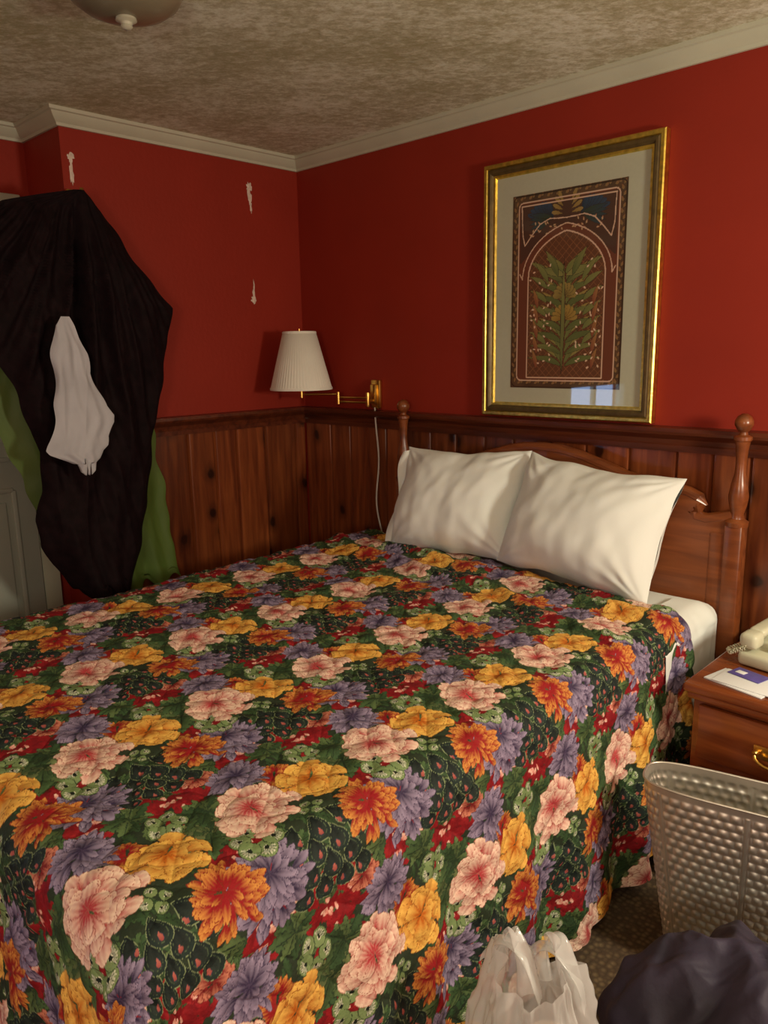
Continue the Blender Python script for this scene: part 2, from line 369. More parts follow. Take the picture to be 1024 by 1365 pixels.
def bloom(x,y,R,base,tip,out,tiers=4,n=12,wr=.5,ll=.42,kind='frill',vein=7,hold=.0,jit=.15,lean=(0,0),ow=.0008,sq=1.0):
    for k in range(tiers):
        f=k/tiers; r0=R*(1-ll)*(1-f*1.0); m_=max(4,int(n*(1-.62*f))); a0=U(0,6.28)
        for i in range(m_):
            a=a0+6.283*i/m_+U(-jit,jit); l=R*ll*U(.80,1.25); rr=r0*U(.82,1.12)
            cx_=x+rr*math.cos(a)+lean[0]*R*f; cy_=y+sq*rr*math.sin(a)+lean[1]*R*f
            C.petal(cx_-math.cos(a)*l*.25,cy_-math.sin(a)*l*.25,a+U(-.2,.2),l*1.25,l*wr*U(.8,1.2),base,tip,out,kind,vein,ow=ow,hold=hold,curve=U(-.2,.2))
def peacock(x,y,R,rows=4,cols=4):
    lst=[]
    for row in range(rows):
        for k in range(cols-row%2):
            yy=(k-(cols-1)/2+.5*(row%2))*R*.52; xx=R*.60-row*R*.42
            lst.append((xx,yy))
    for xx,yy in lst:
        a=math.atan2(yy,xx+R*1.3)
        C.petal(x+xx-R*.35,y+yy,a,R*.72,R*.30,srgb(20,32,32),srgb(36,52,46),srgb(132,148,108),'round',5,ow=.0012)
        C.petal(x+xx-R*.3,y+yy,a,R*.58,R*.20,srgb(16,26,26),srgb(46,58,52),srgb(80,98,72),'round',5,ow=.0008)
        C.petal(x+xx+.04*R,y+yy+.05*R*math.sin(a),a,R*.20,R*.07,srgb(190,110,96),srgb(150,70,66),srgb(34,54,76),'round',ow=.0008)
def fans(x,y,R,n=6):
    for k in range(n):
        a=6.28*k/n; cx,cy=x+R*.6*math.cos(a),y+R*.6*math.sin(a); q=R*.42
        C.petal(cx-q,cy,0,2*q,q,srgb(116,140,90),srgb(128,150,100),srgb(40,58,36),'disc',ow=.0014)
        for j in range(7): C.petal(cx,cy,a+ -1.2+.4*j,q*.8,q*.10,srgb(50,70,44),srgb(222,226,200),srgb(60,80,54),'round',ow=.0003)
        C.petal(cx-q*.25,cy,0,q*.5,q*.25,srgb(25,35,25),srgb(25,35,25),srgb(225,225,200),'disc',ow=.0008)
PK=dict(base=srgb(180,56,64),tip=srgb(252,228,204),out=srgb(170,96,84))
YL=dict(base=srgb(190,98,22),tip=srgb(246,200,98),out=srgb(158,94,32))
PU=dict(base=srgb(52,42,70),tip=srgb(166,152,180),out=srgb(72,60,88))
ORG=dict(base=srgb(150,24,30),tip=srgb(226,162,76),out=srgb(138,44,30))
px0,py0=.02,.06   # pink anchor
def at(dx,dy): return ((px0+dx),(py0+dy))
for k in range(44):
    leafs(U(0,TX),U(0,TY),3,U(.035,.055),greens[:3],LO,U(0,6.28),2.0)
redfield(*at(.262,.045),.064); redfield(*at(.07,.215),.042); redfield(*at(.21,-.04),.034); redfield(*at(.205,.20),.036)
leafs(*at(-.01,.212),14,.074,greens,LO); leafs(*at(.325,.055),11,.058,greens,LO); leafs(*at(.245,-.05),10,.050,greens,LO)
bloom(*at(.335,.200),.046,tiers=5,n=15,wr=.24,ll=.5,kind='lance',hold=.4,jit=.5,**ORG)
bloom(*at(.225,.100),.032,tiers=3,n=11,wr=.34,ll=.55,kind='frill',hold=.1,jit=.3,base=srgb(120,24,30),tip=srgb(216,140,112),out=srgb(120,36,34))
bloom(*at(.280,.152),.062,tiers=5,n=18,wr=.24,ll=.48,kind='lance',hold=.1,vein=4,lean=(-.2,.1),**PU)
peacock(*at(.160,.040),.068)
peacock(*at(.350,.135),.040,3,3)
bloom(*at(.150,-.080),.078,tiers=6,n=22,wr=.24,ll=.42,kind='lance',hold=.1,vein=4,lean=(-.25,.1),**PU)
bloom(*at(.128,.152),.064,tiers=6,n=20,wr=.22,ll=.48,kind='lance',hold=.42,jit=.6,lean=(-.2,0),**ORG)
fans(*at(.07,-.052),.046); fans(*at(.305,-.012),.038,5); fans(*at(.072,.064),.026,4)
bloom(*at(.0,.122),.066,tiers=4,n=11,wr=.56,ll=.46,hold=.0,vein=6,lean=(-.1,.1),jit=.3,ow=.001,**YL)
bloom(*at(.0,.0),.078,tiers=5,n=15,wr=.42,ll=.42,hold=.08,vein=9,lean=(-.15,-.1),jit=.25,ow=.001,**PK)

def big_grid(name,X,Y,Z,col,mat):
    nv,nu=X.shape; me=bpy.data.meshes.new(name); n=nu*nv
    co=np.stack([X,Y,Z],-1).astype(np.float32).ravel()
    me.vertices.add(n); me.vertices.foreach_set('co',co)
    j,i=np.meshgrid(np.arange(nv-1),np.arange(nu-1),indexing='ij'); a=(j*nu+i).ravel()
    q=np.stack([a,a+1,a+nu+1,a+nu],-1).astype(np.int32)
    me.loops.add(q.size); me.loops.foreach_set('vertex_index',q.ravel())
    me.polygons.add(len(a)); me.polygons.foreach_set('loop_start',np.arange(0,q.size,4,dtype=np.int32))
    me.polygons.foreach_set('use_smooth',np.ones(len(a),bool))
    me.update(calc_edges=True)
    ca=me.color_attributes.new('Col','FLOAT_COLOR','POINT')
    rgba=np.ones((n,4),np.float32); rgba[:,:3]=col.reshape(-1,3); ca.data.foreach_set('color',rgba.ravel())
    me.materials.append(mat); o=bpy.data.objects.new(name,me); scene.collection.objects.link(o); return o
def sines(x,y,k,amp,n=10,seed=0):
    r=np.random.default_rng(seed); o=np.zeros_like(x)
    for _ in range(n):
        a=r.uniform(0,6.28); kk=k*r.uniform(.6,1.5); o+=np.sin(kk*(x*math.cos(a)+y*math.sin(a))+r.uniform(0,6.28))
    return o*amp/math.sqrt(n)

# ------------------------------------------------------------------ bed
BX0,BX1,BY0,BY1,BZ=.62,2.17,-.12,-2.15,.705
bed=empty('bed')
b=B()
b.box(((BX0+BX1)/2,(BY0+BY1)/2-.0,.23),(BX1-BX0-.04,BY0-BY1-.06,.22),M_white,.02)
for x in (BX0+.1,BX1-.1):
    for y in (BY0-.1,BY1+.12): b.box((x,y,.06),(.05,.05,.12),M_darkmetal,.004)
b.obj('box_spring',parent=bed)
b=B(); b.box(((BX0+BX1)/2,(BY0+BY1)/2,.515),(BX1-BX0,BY0-BY1,.35),M_white,.05,seg=5)
b.obj('mattress',parent=bed)
b=B()
def sheetf(u,v):
    y=-.16-.40*u; d=v*.40; R=.065; x0=BX1-.06
    e=max(0,1-u/.18); R2=.07*e*e
    if d<.06: x=x0-.06+d; z=BZ+.004
    elif d<.06+R*1.57: t=(d-.06)/R; x=x0+R*math.sin(t); z=BZ+.004-R*(1-math.cos(t))
    else: x=x0+R; z=BZ+.004-R-(d-.06-R*1.57); x+=.012*math.sin(u*11+z*5)*v
    n=noise.noise(Vector((x*7,y*7,z*5)))*.009+ noise.noise(Vector((x*20,y*20,z*9)))*.003
    return (x+n+.006-R2*v*.8,y,z+n*.4-R2*(1-v)*.5)
b.grid(sheetf,50,50,M_white); b.obj('sheet',parent=bed,angle=180)
# headboard
b=B(); cxh=1.47
pf=[(0,1.130),(.08,1.127),(.16,1.112),(.25,1.085),(.34,1.055),(.42,1.040),(.5,1.032),(.555,1.025),(.59,1.010),(.597,.993),(.585,.975),(.57,.965),(.585,.95),(.62,.945),(.66,.955),(.69,.965),(.70,.97)]
poly=[(cxh-d,z) for d,z in reversed(pf)]+[(cxh+d,z) for d,z in pf[1:]]+[(cxh+.70,.35),(cxh-.70,.35)]
b.prism(poly,-.105,-.07,M_head)
edge=[(cxh-d,-.088,z) for d,z in reversed(pf)]+[(cxh+d,-.088,z) for d,z in pf[1:]]
b.tube(edge,.020,M_head,12)
for sx in (-1,1):
    x=cxh+sx*.71
    b.box((x,-.088,.47),(.055,.055,.94),M_head,.006)
    b.box((x-sx*.04,-.086,.60),(.07,.045,.62),M_head,.008)
    b.lathe([(0,.935),(.034,.935),(.036,.95),(.022,.96),(.019,.975),(.026,1.0),(.030,1.03),(.024,1.07),(.017,1.10),(.016,1.14),(.019,1.18),(.022,1.20),(.027,1.206),(.027,1.216),(.014,1.222),(.012,1.23),(.020,1.238),(.027,1.252),(.027,1.264),(.020,1.278),(.008,1.286),(0,1.287)],(x,-.088,0),M_head,24)
b.obj('headboard',parent=bed,angle=30)

# quilt
BW0,BW1=BX0-.005,BX1+.01
def spacing(L,h0,h1):
    out=[0.0]
    while out[-1]<L: out.append(out[-1]+h0+(h1-h0)*out[-1]/L)
    return np.array(out)
R=.07; top_u=(BW1-R)-(BW0+R); DROP=.705
uu=np.concatenate([-spacing(DROP,.006,.03)[::-1][:-1], spacing(top_u,.0030,.0016)[:-1], top_u+spacing(DROP,.0016,.0016)])
HY=-.40; top_v=(-BY1-R+.015)-(-HY)
vv=np.concatenate([spacing(top_v,.0030,.0014)[:-1], top_v+spacing(DROP,.0014,.0024)])
Ug,Vg=np.meshgrid(uu,vv)
du=np.where(Ug<0,-Ug,np.where(Ug>top_u,Ug-top_u,0)); su=np.where(Ug<0,-1.0,1.0)
dv=np.clip(Vg-top_v,0,None)
p=3.0; D=(du**p+dv**p)**(1/p); phi=np.arctan2(dv,du+1e-9)
D=np.minimum(D,DROP)
q=np.pi*R/2
out=np.where(D<q,R*np.sin(np.minimum(D,q)/R),R+(D-q)*.05); down=np.where(D<q,R*(1-np.cos(np.minimum(D,q)/R)),R+(D-q))
cf=np.sin(2*phi)**2*(dv>0)*(du>0)
hang=np.clip((D-q)/(DROP-q),0,1)
arc=np.where(dv>0,np.where(du>0,top_v+phi*.5,top_v+1.6+Ug),Vg)
fold=hang*(.020*np.sin(arc*2*np.pi/.31+1.0+.6*np.sin(arc*3))+.012*np.sin(arc*2*np.pi/.17+2)) + hang*cf*.10*(1+.5*np.sin(phi*10))
out=out+fold
cx_=np.cos(phi); sy_=np.sin(phi)
Xb=BW0+R+np.clip(Ug,0,top_u); 
skew=(Xb-2.17)*-.13
Yb=HY-np.clip(Vg,0,top_v)+skew*np.clip(1-Vg/top_v,0,1)
inout=(D>0)
X=Xb+np.where(inout,su*out*cx_,0); Y=Yb-np.where(inout,out*sy_,0)
Z=BZ+.012-down
topm=np.clip(1-D/.25,0,1)
Z=Z+topm*(sines(X,Y,9,.005,seed=3)+sines(X,Y,26,.003,seed=4))
Hd=Vg+.03*np.sin(Xb*5)+.02*np.sin(Xb*13)
Z=Z+topm*(.024*np.exp(-((Hd-.10)/.035)**2)*(.6+.4*np.sin(Xb*7))+.018*np.exp(-((Hd-.25-.1*(Xb-1.4))/.03)**2)+.008*np.exp(-(Hd/.02)**2))
Z=Z-.016*np.exp(-(Vg/.006)**2)
def pucker(a,c): 
    return np.sqrt(np.abs(np.sin(np.pi*(a+c)/.085)*np.sin(np.pi*(a-c)/.085)))
Pk=pucker(Ug+.012*np.sin(Vg*30),Vg+.012*np.sin(Ug*27))*.006+sines(Ug,Vg,110,.0016,n=14,seed=8)
nz=np.clip(1-D/q,0,1)
Z=Z+Pk*nz; X=X+Pk*(1-nz)*su*cx_; Y=Y-Pk*(1-nz)*sy_
X=X+ (1-nz)*cx_*sines(Ug,Vg,30,.004,seed=12)
Z=np.maximum(Z,.012)
tx=BW0+R+Ug-2.03+px0; ty=(HY-Vg+(skew*np.clip(1-Vg/top_v,0,1)))+1.845+py0
tx=tx+.004*np.sin(ty*9)
col=C.sample(tx,ty)
M_quilt=attrmat('floral_quilt_cotton',.75,bump=.25,bscale=140,spec=.25)
o=big_grid('quilt',X,Y,Z,col,M_quilt); o.parent=bed

# pillows
def pillow(name,cx,w,h,th,base_y,lean,yaw,roll,seed,z0=BZ+.014,flap=False):
    b=B(); rl=Matrix.Rotation(math.radians(roll),3,'Y'); rz=Matrix.Rotation(math.radians(yaw),3,'Z'); rx=Matrix.Rotation(math.radians(lean),3,'X')
    def P(side):
        def f(u,v):
            s=2*u-1; t=2*v-1
            x=s*w/2*(1-.06*math.cos(t*1.57)); z=t*h/2*(1-.08*math.cos(s*1.57))
            prof=max(0,(1-abs(s)**2.6))*max(0,(1-abs(t)**2.4)); d=th/2*prof**.6
            d*=1-.22*t
            cr=0
            for (a,c) in ((1,1),(-1,1),(1,-1),(-1,-1)):
                rr=math.hypot(s-a,t-c); an=math.atan2(t-c,s-a); cr+=math.sin(an*15+seed+rr*3)*math.exp(-rr*3.0)*.009
            n=noise.noise(Vector((s*1.1+seed,t*.9,side*3)))*.020+noise.noise(Vector((s*2.6+seed,t*1.4-s,side*3)))*.010+noise.noise(Vector((s*6+seed,t*3-s*2,side)))*.004
            edge=min(1,prof*4)
            y=side*(d+(n+cr)*edge)
            x+=noise.noise(Vector((t*2,seed,side)))*.010; z+=noise.noise(Vector((s*2.5,seed+9,2)))*.014
            return rz@(rx@(rl@Vector((x,y,z))))+Vector((cx,base_y,z0+h/2*math.cos(math.radians(lean))))
        return f
    b.grid(P(-1),110,90,M_white); b.grid(P(1),60,50,M_white)
    if flap:
        def F(u,v):
            t=2*v-1; x=-w/2*.93-.03*u*(1+.3*math.sin(v*9)); z=t*h/2*.92*(1-.05*u); y=-.012*math.sin(v*7+u*2)-.01
            return rz@(rx@(rl@Vector((x,y,z))))+Vector((cx,base_y,z0+h/2*math.cos(math.radians(lean))))
        b.grid(F,8,40,M_white)
        b.grid(lambda u,v:F(u,v)+Vector((0,.02+.01*math.sin(v*5),0)),8,40,M_white)
    return b.obj(name,angle=180)
pillow('pillow',1.185,.56,.43,.24,-.245,-24,6,-3,1.3,flap=True)
pillow('pillow.001',1.745,.60,.42,.26,-.265,-24,-3,3,4.7)

# ------------------------------------------------------------------ framed picture
PX0,PX1,PZ0,PZ1=1.14,1.855,1.235,2.17
pic=empty('framed_picture')
b=B()
def frame(x0,x1,z0,z1,prof,mats):
    ring=[]
    for ins,dep in prof: ring.append([(x0+ins,-dep,z0+ins),(x1-ins,-dep,z0+ins),(x1-ins,-dep,z1-ins),(x0+ins,-dep,z1-ins)])
    for k in range(len(prof)-1):
        for i in range(4):
            j=(i+1)%4; b.add([ring[k][i],ring[k][j],ring[k+1][j],ring[k+1][i]],[(0,1,2,3)],mats[k])
G,Bn=M_gold,M_framebrown
frame(PX0,PX1,PZ0,PZ1,[(0,.002),(0,.030),(.004,.034),(.015,.034),(.018,.030),(.024,.034),(.032,.035),(.037,.031),(.041,.024),(.049,.024),(.053,.016)],[G,G,G,G,Bn,Bn,Bn,Bn,G,G])
b.obj('frame',parent=pic,smooth=False)
b=B(); b.box(((PX0+PX1)/2,-.0125,(PZ0+PZ1)/2),(PX1-PX0-.09,.007,PZ1-PZ0-.09),M_mat); b.obj('mat_board',parent=pic,smooth=False)
AW,AH=.46,.70
A=Canvas(AW,AH,.0012,srgb(84,62,42))
line=A.line; pk=srgb(206,174,150); mar=srgb(108,60,40); dk=srgb(46,34,22)
def rrect(x0,y0,x1,y1,r,th,c):
    pts=[]
    for (cx,cy,a0) in ((x1-r,y1-r,0),(x0+r,y1-r,90),(x0+r,y0+r,180),(x1-r,y0+r,270)):
        for k in range(7): a=math.radians(a0+15*k); pts.append((cx+r*math.cos(a),cy+r*math.sin(a)))
    pts.append(pts[0]); line(pts,th,c)
Yg,Xg=np.mgrid[0:A.ny,0:A.nx]*A.res; Xg=Xg+A.res/2; Yg=Yg+A.res/2
cx=AW/2; ax=np.abs(Xg-cx)
n_=sines(Xg,Yg,60,.12,n=12,seed=2); 
A.c*= (1+n_[...,None]*1.5).clip(.4,1.6)
inner=(ax<AW/2-.03)&(Yg>.03)&(Yg<AH-.03); A.c[inner]=np.array(mar)*.9
for k in range(36):
    yy=.02+k*(AH-.04)/35
    for xx,a in ((.016,1.2+(k%2)*.9),(AW-.016,1.9-(k%2)*.9)): A.petal(xx,yy,a,.022,.006,srgb(130,108,68),srgb(136,90,58),dk,'pt',ow=.001)
for k in range(22):
    xx=.03+k*(AW-.06)/21
    for yy in (.016,AH-.016): A.petal(xx,yy,.4+(k%2)*.9,.022,.006,srgb(130,108,68),srgb(136,90,58),dk,'pt',ow=.001)
archY=.40
ra=.158
arch=((ax<ra)&(Yg>.035)&(Yg<archY))|((Yg>=archY)&((((ax+.07)/(ra+.07))**2+((Yg-archY)/.165)**2)<1))
A.c[arch]=np.array(srgb(94,60,38))
lat=arch&((np.abs(np.sin((Xg-cx+Yg)*110))<.16)|(np.abs(np.sin((Xg-cx-Yg)*110))<.16)); A.c[lat]=srgb(128,84,54)
gl=[srgb(104,112,62),srgb(126,126,72),srgb(86,98,54)]
for s_ in (-1,1):
    def q(x,y,a,Ln,W,c0,c1,o=dk,kind='pt',cv=0): A.petal(cx+s_*x,y,a if s_>0 else math.pi-a,Ln,W,c0,c1,o,kind,4,ow=.0012,curve=cv*s_)
    for k in range(8):
        yy=.08+k*.042
        q(.004,yy,.62+.03*k,.145-.006*k,.013,gl[2],gl[k%3],cv=-.45)
        q(.004,yy+.02,.85+.05*k,.125,.012,gl[1],srgb(150,126,66),cv=-.35)
        q(.004,yy+.01,1.15+.02*k,.10,.010,gl[0],gl[2],cv=-.2)
    for k in range(6): q(.075,.16+.05*k,.95,.085,.012,gl[0],gl[1],cv=-.4)
    for k in range(5): q(.115,.07+.055*k,1.5,.080,.010,srgb(128,72,50),srgb(156,120,70),cv=-.2)
    q(.0,.41,.9,.10,.016,gl[0],srgb(140,130,70),cv=-.3); q(.0,.40,.45,.12,.015,gl[1],gl[0],cv=-.2); q(.03,.40,1.25,.11,.014,gl[2],gl[1],cv=-.2); q(.07,.38,1.2,.10,.012,gl[0],gl[1],cv=-.3)
for k in range(9):
    a=.1+k*.37; A.petal(cx,.25,a,.055,.011,srgb(130,100,42),srgb(156,132,66),dk,'round',3,ow=.001); A.petal(cx,.33,a,.050,.012,srgb(110,96,48),srgb(146,128,70),dk,'round',3,ow=.001)
A.petal(cx-.006,.04,1.57,.44,.009,gl[2],gl[1],dk,'pt')
for k in range(70):
    a=R_.uniform(.05,.148); yy=R_.uniform(.07,.45); s_=R_.choice((-1,1)); A.petal(cx+s_*a,yy,R_.uniform(0,3),.013,.0032,srgb(205,180,150),srgb(220,200,175),srgb(180,120,100),'pt',ow=.0004)
tp=(Yg>archY+.06)&(Yg<AH-.035)&(ax<AW/2-.035)&~((((ax+.07)/(ra+.09))**2+((Yg-archY)/.19)**2)<1)
tp2=tp&(Yg>.575-.9*np.clip(ax-.06,0,1))
A.c[tp2]=np.array(srgb(74,50,38))
for s_ in (-1,1):
    for k in range(7):
        a=.25+k*.16; A.petal(cx+s_*.055,.60,a if s_>0 else math.pi-a,.115-.008*k,.012,srgb(34,46,58),srgb(46,66,90),dk,'round',3,ow=.001)
    for k in range(5):
        a=-.55+k*.18; A.petal(cx+s_*.06,.61,a if s_>0 else math.pi-a,.10,.010,srgb(48,62,46),srgb(44,62,76),dk,'pt',3,ow=.001)
    for k in range(4):
        A.petal(cx+s_*.015,.615+.012*k,(.2+.3*k) if s_>0 else math.pi-.2-.3*k,.05,.008,srgb(134,108,54),srgb(150,126,72),dk,'round',ow=.001)
for k in range(30): A.petal(cx+R_.uniform(-.15,.15),R_.uniform(.55,.59),R_.uniform(0,3),.014,.003,srgb(190,170,130),srgb(180,120,90),mar,'pt',ow=.0003)
rrect(.004,.004,AW-.004,AH-.004,.02,.004,dk)
rrect(.028,.028,AW-.028,AH-.028,.018,.0045,pk)
ap=[(cx-ra,.04)]+[(cx-ra,archY)]
for k in range(0,13):
    f=k/12; t=f*math.acos(.07/(ra+.07)); ap.append((cx-((ra+.07)*math.cos(t)-.07),archY+.165*math.sin(t)))
line(ap,.005,pk); line([(2*cx-a_,b_) for a_,b_ in ap],.005,pk)
ap2=[(.035,.42)]+[(cx-((ra+.095)*math.cos(t)-.07),archY+.19*math.sin(t)) for t in [k/12*math.acos(.07/(ra+.095)) for k in range(13)]]
line(ap2,.004,pk); line([(2*cx-a_,b_) for a_,b_ in ap2],.004,pk)
v1=[(.04,AH-.04),(.045,.56),(.055,.52),(.085,.555),(.12,.59),(.16,.605),(cx,.60)]
line(v1,.004,pk); line([(2*cx-a_,b_) for a_,b_ in v1],.004,pk); line([(.04,AH-.04),(AW-.04,AH-.04)],.004,pk); line([(cx-ra,.04),(cx+ra,.04)],.005,pk)
nu,nv=300,450
u_,v_=np.meshgrid(np.linspace(0,AW,nu),np.linspace(0,AH,nv))
col=A.sample(np.clip(u_,0,AW-.001),np.clip(v_,0,AH-.001))
M_art=attrmat('art_print',.7,coat=1)
M_art.node_tree.nodes['Principled BSDF'].inputs['Coat Roughness'].default_value=.02
o=big_grid('art_print',1.267+u_,np.full_like(u_,-.0172),1.345+v_,col,M_art); o.parent=pic

# ------------------------------------------------------------------ wall lamp
lamp=empty('swing_arm_wall_lamp')
sc=(.215,-.20)
b=B()
def pleat(a,z): return 1+.007*math.sin(a*60)
b.lathe([(.142,1.325),(.144,1.325),(.0765,1.583),(.0745,1.583),(.142,1.325)],(sc[0],sc[1],0),M_shade,240,mod=pleat)
b.lathe([(.1455,1.322),(.1465,1.33),(.1435,1.335)],(sc[0],sc[1],0),M_shade,96); b.lathe([(.0755,1.588),(.079,1.585),(.079,1.577)],(sc[0],sc[1],0),M_shade,96)
b.obj('shade',parent=lamp,angle=80)
b=B()
b.box((.525,-.012,1.30),(.055,.022,.13),M_brass,.006); b.box((.525,-.03,1.30),(.034,.02,.09),M_brass,.006)
b.tube([(.525,-.04,1.27),(.525,-.07,1.27)],.009,M_brass); b.lathe([(0,-.03),(.008,-.03),(.01,-.02),(.008,.0),(.01,.02),(.008,.035),(0,.035)],(.525,-.07,1.275),M_brass,16)
b.tube([(.525,-.07,1.285),(.36,-.10,1.285)],.005,M_brass); b.tube([(.525,-.07,1.265),(.36,-.10,1.265)],.005,M_brass)
b.lathe([(0,-.02),(.009,-.02),(.009,.035),(0,.035)],(.36,-.10,1.275),M_brass,16)
b.tube([(.36,-.10,1.30),(.215,-.20,1.30)],.005,M_brass)
b.tube([(.215,-.20,1.285),(.215,-.20,1.42)],.008,M_brass); b.lathe([(.0,1.34),(.018,1.35),(.018,1.39),(.013,1.4)],(sc[0],sc[1],0),M_brass,20)
b.lathe([(.012,1.39),(.03,1.44),(.033,1.47),(.024,1.50),(0,1.51)],(sc[0],sc[1],0),M_paper,20)
b.tube([(.215+.03*math.cos(t),-.20,1.47+.115*math.sin(t)) for t in [k*math.pi/10 for k in range(11)]],.002,M_brass)
b.tube([(.215,-.20,1.585),(.215,-.20,1.60)],.005,M_brass)
for k in range(3):
    a=k*2.094; b.tube([(.215,-.20,1.582),(.215+.076*math.cos(a),-.20+.076*math.sin(a),1.578)],.0015,M_brass)
b.obj('arm_and_bracket',parent=lamp)
b=B(); b.tube([(.527+.012*math.sin(k*.35)+.0012*k,-.028-.008*math.sin(k*.5),1.24-.03*k) for k in range(29)],.004,M_cord); b.obj('power_cord',parent=lamp)

# ------------------------------------------------------------------ ceiling light
b=B(); cl=(1.11,-1.46,0)
b.lathe([(.0,2.394),(.150,2.394),(.153,2.385),(.148,2.378),(.142,2.375)],cl,M_darkmetal,48)
b.lathe([(.146,2.380),(.144,2.372),(.130,2.348),(.103,2.328),(.068,2.315),(.02,2.309),(0,2.309)],cl,M_glassdome,64)
b.lathe([(.0,2.312),(.024,2.311),(.026,2.304),(.015,2.299),(.013,2.294),(.015,2.290),(.010,2.285),(0,2.284)],cl,M_cream,24)
b.obj('ceiling_light')

# ------------------------------------------------------------------ hanging clothes
def interp(tab,z):
    tab=sorted(tab)
    if z<=tab[0][0]: return tab[0][1],tab[0][2]
    for a,c in zip(tab[:-1],tab[1:]):
        if z<=c[0]:
            f=(z-a[0])/(c[0]-a[0]); return a[1]+f*(c[1]-a[1]),a[2]+f*(c[2]-a[2])
    return tab[-1][1],tab[-1][2]
def cloth(name,tab,x0,thick,pl,mat,seed,zt,zb,nx=90,nz=110,ns=1.0,rid=0.0,parent=None,wob=.018):
    b=B()
    def mk(sgn):
        def f(u,v):
            z=zt+(zb-zt)*v
            yl,yr=interp(tab,z); y=yl+(yr-yl)*u
            ed=(1-abs(2*u-1)**4); n=noise.noise(Vector((y*5,z*1.5,seed)))*.05+noise.noise(Vector((y*14,z*3,seed)))*.025+noise.noise(Vector((y*34+z*8,z*6,seed)))*.009
            fan=(y+1.165)/max(.12,2.25-z); k=noise.noise(Vector((fan*5,seed,z*.5))); k2=noise.noise(Vector((fan*11,seed+3,z*.9)))
            fo=(.5-abs(k)*1.6)*rid+(.5-abs(k2)*1.6)*rid*.5
            x=x0+sgn*thick*ed*.5*min(1,v*6)+ (pl*math.sin(u*19+seed+2*math.sin(z*3))*min(1,v*3)+n*ns+fo*min(1,v*5))*ed
            zz=z+ (.025*math.sin(u*17+seed)*(v>.97)) 
            yy=y+noise.noise(Vector((z*9,seed,u*2)))*wob*(abs(2*u-1)**3)
            return (max(x,.02) if yy>-1.17 else x,yy,zz)
        return f
    b.grid(mk(1),nx,nz,mat); b.grid(mk(-1),nx,nz,mat)
    return b.obj(name,angle=180,parent=parent)
blk=[(2.085,-1.19,-1.15),(2.06,-1.29,-1.12),(2.02,-1.44,-1.09),(1.99,-1.50,-1.075),(1.85,-1.64,-.975),(1.68,-1.62,-.815),(1.64,-1.60,-.83),(1.5,-1.53,-.87),(1.35,-1.47,-.90),(1.15,-1.415,-.955),(1.0,-1.42,-.985),(.9,-1.455,-1.0),(.80,-1.45,-1.03),(.72,-1.41,-1.05),(.6,-1.33,-1.09),(.55,-1.27,-1.12)]
cloth('hanging_black_coat',blk,.165,.07,.010,M_black,2.0,2.085,.555,nx=130,nz=140,rid=.085)
grn=[(1.62,-1.60,-.93),(1.3,-1.535,-.90),(1.1,-1.47,-.875),(.9,-1.40,-.85),(.52,-1.15,-.81)]
cloth('hanging_green_jacket',grn,.045,.03,.012,M_green,5.0,1.62,.515,ns=.5,rid=.02)
wht=[(1.63,-1.345,-1.315),(1.60,-1.372,-1.300),(1.50,-1.380,-1.262),(1.43,-1.386,-1.250),(1.38,-1.392,-1.228),(1.31,-1.400,-1.20),(1.275,-1.404,-1.172),(1.25,-1.408,-1.175),(1.20,-1.416,-1.212),(1.166,-1.428,-1.222),(1.150,-1.418,-1.240),(1.12,-1.365,-1.248),(1.09,-1.318,-1.285)]
cloth('hanging_white_shirt',wht,.295,.010,.003,M_whitecl,8.0,1.63,1.09,nx=80,nz=120,ns=.3,rid=.04,wob=.025)
b=B()
b.box((.012,-1.135,2.07),(.022,.03,.09),M_brass,.004); b.tube([(.02,-1.135,2.075),(.09,-1.145,2.06),(.15,-1.16,2.065),(.175,-1.165,2.09)],.007,M_brass)
b.obj('wall_hook')

# ------------------------------------------------------------------ nightstand
b=B(); nx0,nx1,ny0,ny1=2.265,2.80,-.635,-.05
cxn,cyn=(nx0+nx1)/2,(ny0+ny1)/2
b.box((cxn,cyn,.607),(nx1-nx0,ny1-ny0,.026),M_night,.007,seg=3)
b.box((cxn,cyn,.585),(nx1-nx0-.02,ny1-ny0-.02,.02),M_night,.004)
b.box((cxn,cyn+.01,.32),(nx1-nx0-.04,ny1-ny0-.04,.52),M_night,.004)
b.box((cxn,cyn,.04),(nx1-nx0-.02,ny1-ny0-.02,.08),M_night,.006)
for z in (.49,.31,.15):
    b.box((cxn,ny0+.018,z),(nx1-nx0-.08,.02,.15),M_night,.006)
    b.box((cxn-.03,ny0+.004,z),(.10,.006,.035),M_brass,.002)
    b.tube([(cxn-.03+.042*math.cos(t),ny0-.012-.012*math.sin(t),z-.005-.018*math.sin(t)) for t in [k*math.pi/8 for k in range(9)]],.004,M_brass)
    for s_ in (-1,1): b.lathe([(.008,0),(.008,.012),(.005,.016),(0,.017)],(cxn-.03+s_*.042,ny0+.002,z),M_brass,12,rot=Matrix.Rotation(math.radians(90),3,'X'))
b.obj('nightstand')
